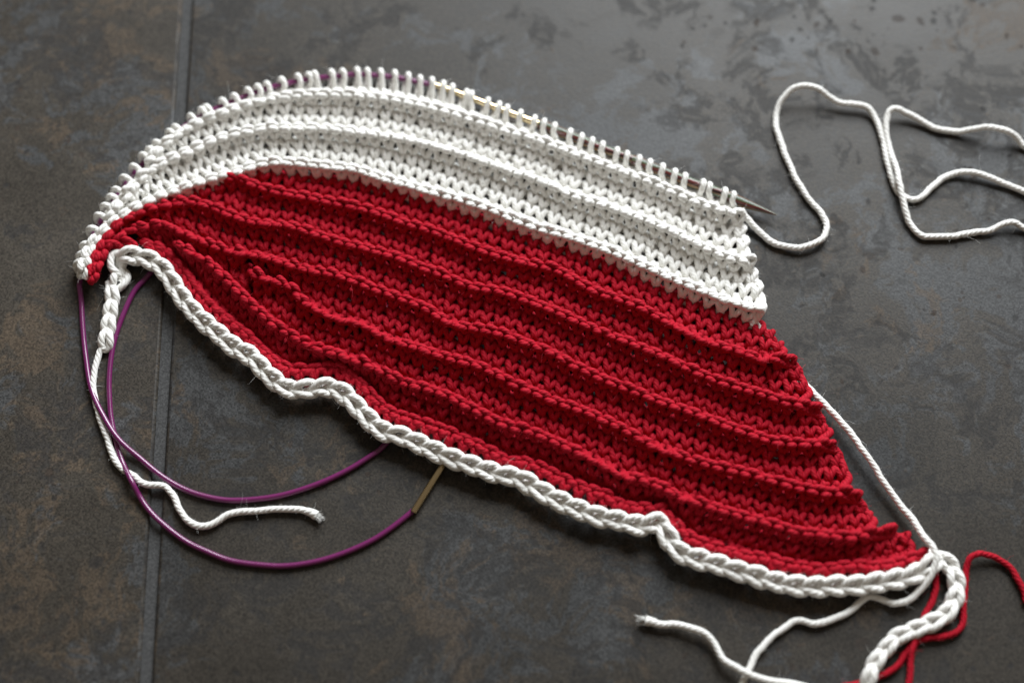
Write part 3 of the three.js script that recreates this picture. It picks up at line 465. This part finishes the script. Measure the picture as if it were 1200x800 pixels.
// ---------------------------------------------------------------- the circular needle
{
  const t = group('circular_needle');
  tag(t, 'circular knitting needle with purple cable coiled at left and laminated wooden tip through the loops', 'knitting needle');
  const full = evenly(smoothLine(needleLine, 10), 0.5);
  const joint = toV([[-32.8, 3.4, -114.4]])[0], wood = toV([[10.9, 3.4, -95.6]])[0];
  const near = (p) => { let b = 0; full.forEach((v, i) => { if (v.distanceToSquared(p) < full[b].distanceToSquared(p)) b = i; }); return b; };
  const a = near(joint), b = near(wood);
  const cableLine = [...full.slice(0, a + 1).reverse(), ...evenly(smoothLine(coilA, 10), 0.5).slice(1)];
  mesh('cable', sweep(cableLine, CABLE_R, { sides: 16 }), cableMaterial, t);
  mesh('ferrule', sweep(full.slice(a - 2, b + 1), (f) => lerp(1.25, 1.5, f), { sides: 20 }), brass, t);
  const tipDir = needleTip[1].clone().sub(needleTip[0]).normalize(), shaft = [...full.slice(b), ...evenly([full[full.length - 1], needleTip[1]], 0.5).slice(1)], L = shaft.length;
  const woodU = (g) => { const u = g.attributes.uv; for (let i = 0; i < u.count; i++) u.setX(i, u.getX(i) * 0.12); return g; };
  const s = mesh('wooden_tip', woodU(sweep(shaft, (f) => { const d = (1 - f) * L * 0.5; return d > 15 ? NEEDLE_R : 0.18 + (NEEDLE_R - 0.18) * Math.pow(d / 15, 0.85); }, { sides: 24, pitch: 5 })), needleWood, t);
  s.userData.label = 'pointed tip of striped brown, red and green wood';
  // the second tip lies under the knitting, only its metal end shows below the chain
  const lo = otherNeedle[0], hi = otherNeedle[2], dir = hi.clone().sub(lo).normalize(), p = (d) => lo.clone().addScaledVector(dir, d);
  mesh('ferrule', sweep(evenly([p(-1.5), p(42)], 0.7), (f) => lerp(1.25, 1.6, f), { sides: 20 }), brass, t);
  mesh('wooden_tip', woodU(sweep(evenly([p(42), p(95)], 0.7), (f) => f < 0.75 ? NEEDLE_R : 0.2 + (NEEDLE_R - 0.2) * (1 - f) / 0.25, { sides: 20, pitch: 5 })), needleWood, t);
}

// ---------------------------------------------------------------- loose yarns
function yarn(name, points, r, material, fibre, label, frayed) {
  const t = group(name), hs = [], ns = [], line = evenly(smoothLine(toV(points), 14), 0.55);
  const kx = rr(0, 99), kz = rr(0, 99);
  line.forEach((p, i) => { p.x += 0.9 * (noiseAt(waveG, 32, i * 0.085 + kx, 4.5) - 0.5) + 0.5 * (noiseAt(waveG, 32, i * 0.22 + kz, 9.5) - 0.5); p.z += 0.9 * (noiseAt(waveG, 32, i * 0.085 + kz, 14.5) - 0.5) + 0.5 * (noiseAt(waveG, 32, i * 0.22 + kx, 19.5) - 0.5); if (p.y < r * 0.92) p.y = r * 0.92; });
  const end = frayed ? (f, len) => r * (1 + 0.16 * (noiseAt(waveG, 32, len * 0.16 + kx, 25.5) - 0.5) + 0.5 * Math.max(0, 1 - len / 5)) : (f, len) => r * (1 + 0.16 * (noiseAt(waveG, 32, len * 0.16 + kx, 25.5) - 0.5) + 0.03 * Math.sin(len * 1.7));
  mesh('strand', sweep(line, end, { sides: 20, plies: 4, depth: 0.05, pitch: 8.5, hairs: hs, hairChance: 0.012, short: ns, shortChance: 0.05 }), material, t);
  if (frayed) {   // the cut end opens into its fibres
    const d = line[0].clone().sub(line[4]).normalize(), parts = [];
    for (let k = 0; k < 60; k++) {
      const side = V(gauss(), gauss() * 0.7 + 0.15, gauss()), p0 = line[2].clone().addScaledVector(side, r * 0.6), p1 = line[0].clone().addScaledVector(side, r * 1.0).addScaledVector(d, rr(0, 0.8)), p2 = p1.clone().addScaledVector(d, rr(0.4, 1.6)).addScaledVector(side, 0.5);
      for (const p of [p0, p1, p2]) if (p.y < 0.2) p.y = 0.2;
      parts.push(sweep(smoothLine([p0, p1, p2], 3), (f) => 0.3 * (1 - 0.7 * f), { sides: 4 }));
    }
    mesh('frayed_end', mergeGeometries(parts), material, t);
  }
  mesh('stray_fibres', mergeGeometries([fibres(hs), nap(ns)]), fibre, t).userData.kind = 'stuff';
  tag(t, label, 'yarn');
  return t;
}
const FREE = 1.22;
yarn('working_yarn', [[92, 5, -55.3], [94.8, 3.2, -51.6], [100.2, 1.6, -46.3], [106.7, 1.6, -41], [115.4, 2.2, -39.6], [121.9, 2.6, -41.6], [126.3, 2, -48], [124.6, 1.6, -55.5], [118.4, 1.6, -65.6], [113.7, 1.6, -77.4], [110.6, 1.6, -88.9], [109.6, 1.6, -99.5], [111.5, 3.5, -106.1], [116.3, 6, -110.3], [121.8, 7.5, -111.4], [128, 6, -110.3], [135, 3, -106.4], [142, 3, -105.1], [147.7, 2.6, -103.8], [151.4, 1.6, -99], [153.1, 1.6, -90.6], [153.8, 1.6, -79.8], [155.6, 1.6, -69.1], [157.9, 1.6, -64], [161.4, 1.6, -61.7], [165.7, 1.6, -62.5], [171.8, 1.6, -67.9], [179.3, 1.6, -73], [186.8, 2.5, -73.7], [195, 2.2, -71.1], [201.7, 1.6, -67.9], [208.3, 1.6, -65.2], [221.6, 1.6, -60.5], [231.8, 1.6, -64.4], [233.9, 1.6, -73.8], [224.4, 1.6, -80.9], [216.3, 1.6, -83.3], [211, 1.6, -86.1], [207.3, 3.5, -89.5], [202.5, 6, -90.8], [196.9, 6.5, -92.1], [194, 5, -93], [188.9, 3, -93], [183.7, 1.6, -93], [177.7, 1.6, -93.8], [172.3, 1.6, -96.2], [164.7, 3, -100.7], [158.3, 5, -101.9], [155.4, 4, -98.4], [154.4, 3, -93], [155.2, 2.2, -84.6], [156.7, 3.6, -75.1], [156.9, 4.4, -68], [158.3, 3, -58.3], [160.3, 1.6, -50.9], [164.9, 1.6, -45.5], [175.8, 1.6, -44.8], [189.5, 1.6, -47.1], [198.3, 3, -49.8], [202.1, 3, -50.2], [207.5, 1.6, -48.2], [225.5, 1.6, -39.9]], FREE, whiteYarn, whiteFibre, 'white working yarn leaving the needle tip in wavy loops to the right edge');
yarn('yarn_tail', [[-72.8, 1.2, 70.7], [-76.3, 1.6, 69.2], [-82.8, 1.6, 68.2], [-89.8, 1.6, 68.2], [-96.1, 1.6, 68.5], [-101.5, 1.6, 68.9], [-105.5, 1.6, 70.2], [-110.4, 1.6, 73.4], [-115.7, 1.6, 74.4], [-121, 1.6, 71.8], [-124.5, 1.6, 67.6], [-126.9, 1.6, 62.6], [-130.3, 1.6, 59.6], [-137.8, 1.6, 58], [-143.3, 1.5, 54.9], [-148.8, 1.6, 51], [-152, 1.6, 44.9], [-155.4, 1.6, 37.1], [-159.2, 1.6, 28.1], [-161.5, 1.6, 19.1], [-161.6, 1.6, 12], [-160.9, 1.6, 6], [-158.9, 2, 2.2]], FREE, whiteYarn, whiteFibre, 'short white yarn tail hanging from the left chain end between the purple cable rings', true);
yarn('yarn_strand', [[95.6, 2, -6.4], [100.7, 2, 2.2], [105.2, 2, 9.4], [109.5, 1.8, 14.6], [113.4, 2, 19.2], [117.7, 3, 24.8], [121.9, 4, 30.7], [126.2, 4.5, 36.7], [131.2, 5, 44.3], [135.8, 4.5, 51.9], [139.2, 4, 58.4], [143.1, 3.5, 64.8], [147.4, 4, 71.5], [150.9, 6, 78.5], [153.1, 7.5, 83.3], [154.2, 7.5, 88.1], [152.4, 6, 94.1], [148.7, 4, 98.6], [143.6, 3, 102.5], [139.5, 2.6, 103.6], [135.9, 1.6, 102.5], [130.4, 1.6, 100.9], [126.2, 1.6, 103.1], [121.2, 1.6, 106.8], [115.7, 1.6, 109.6], [109.7, 1.6, 110.9], [103.9, 1.6, 109.9], [98.5, 1.6, 111.8], [94, 1.6, 115.5], [90, 1.6, 119.2], [87, 1.6, 122.8], [84.3, 1.6, 127.7], [81.9, 1.6, 132.8], [78.7, 1.6, 140.8]], FREE, whiteYarn, whiteFibre, 'long white yarn strand from the right selvage over the lower right corner of the knitting');
yarn('yarn_end', [[48.2, 2, 109.4], [52.5, 2.2, 110.7], [59.2, 2.4, 111.3], [64.7, 3, 112.7], [69.2, 3, 114.5], [72.4, 2.6, 118.1], [75.5, 3, 123.1], [79.2, 3.6, 126.5], [83.8, 4.4, 129], [91.2, 3, 131.2], [99.3, 1.6, 132.2], [112.4, 1.6, 135.5]], FREE, whiteYarn, whiteFibre, 'white yarn end with a frayed cut tip lying alone below the chain edge', true);
yarn('red_yarn', [[187.2, 1.5, 102.8], [186.4, 1.5, 96.8], [184, 1.5, 91.1], [180.3, 1.5, 87.9], [175.8, 2.5, 85.9], [171.2, 3.5, 85.5], [168, 3, 87.3], [166.2, 1.5, 93], [164.8, 1.5, 102.5], [163.3, 1.5, 109.9], [160.4, 1.5, 113.9], [155, 1.5, 115.5], [150, 1.5, 115.8], [145.2, 1.5, 117.6], [141.8, 1.5, 121], [138.3, 1.5, 125.5], [133.4, 1.5, 128.6], [127.4, 1.5, 131], [120.5, 1.5, 132.8], [109.3, 1.5, 136.4]], FREE * 0.95, redYarn, redFibre, 'red yarn looping in from the right edge and passing beside the white chain tail');
yarn('red_strand', [[152.7, 2.4, 85.6], [155.3, 1.5, 89.8], [154.8, 1.5, 96.8], [152.2, 1.5, 103.7], [148.8, 1.5, 109.9], [144.2, 2.6, 119.4], [142.9, 1.8, 124.7], [141.5, 1.5, 132.8], [139.8, 1.5, 140.8]], FREE * 0.95, redYarn, redFibre, 'red yarn strand dropping from the right corner under the white chain tail');

console.log('stitches', stitches, 'loops', used.get('live_loop'), 'links', used.get('chain_link'), 'hairs', hairs.red.length, hairs.white.length, naps.red.length, naps.white.length, chainNap.length);
let tris = 0; scene.traverse((o) => { if (o.isMesh) tris += (o.geometry.index ? o.geometry.index.count : o.geometry.attributes.position.count) / 3; }); console.log('triangles', tris);
renderer.render(scene, camera);
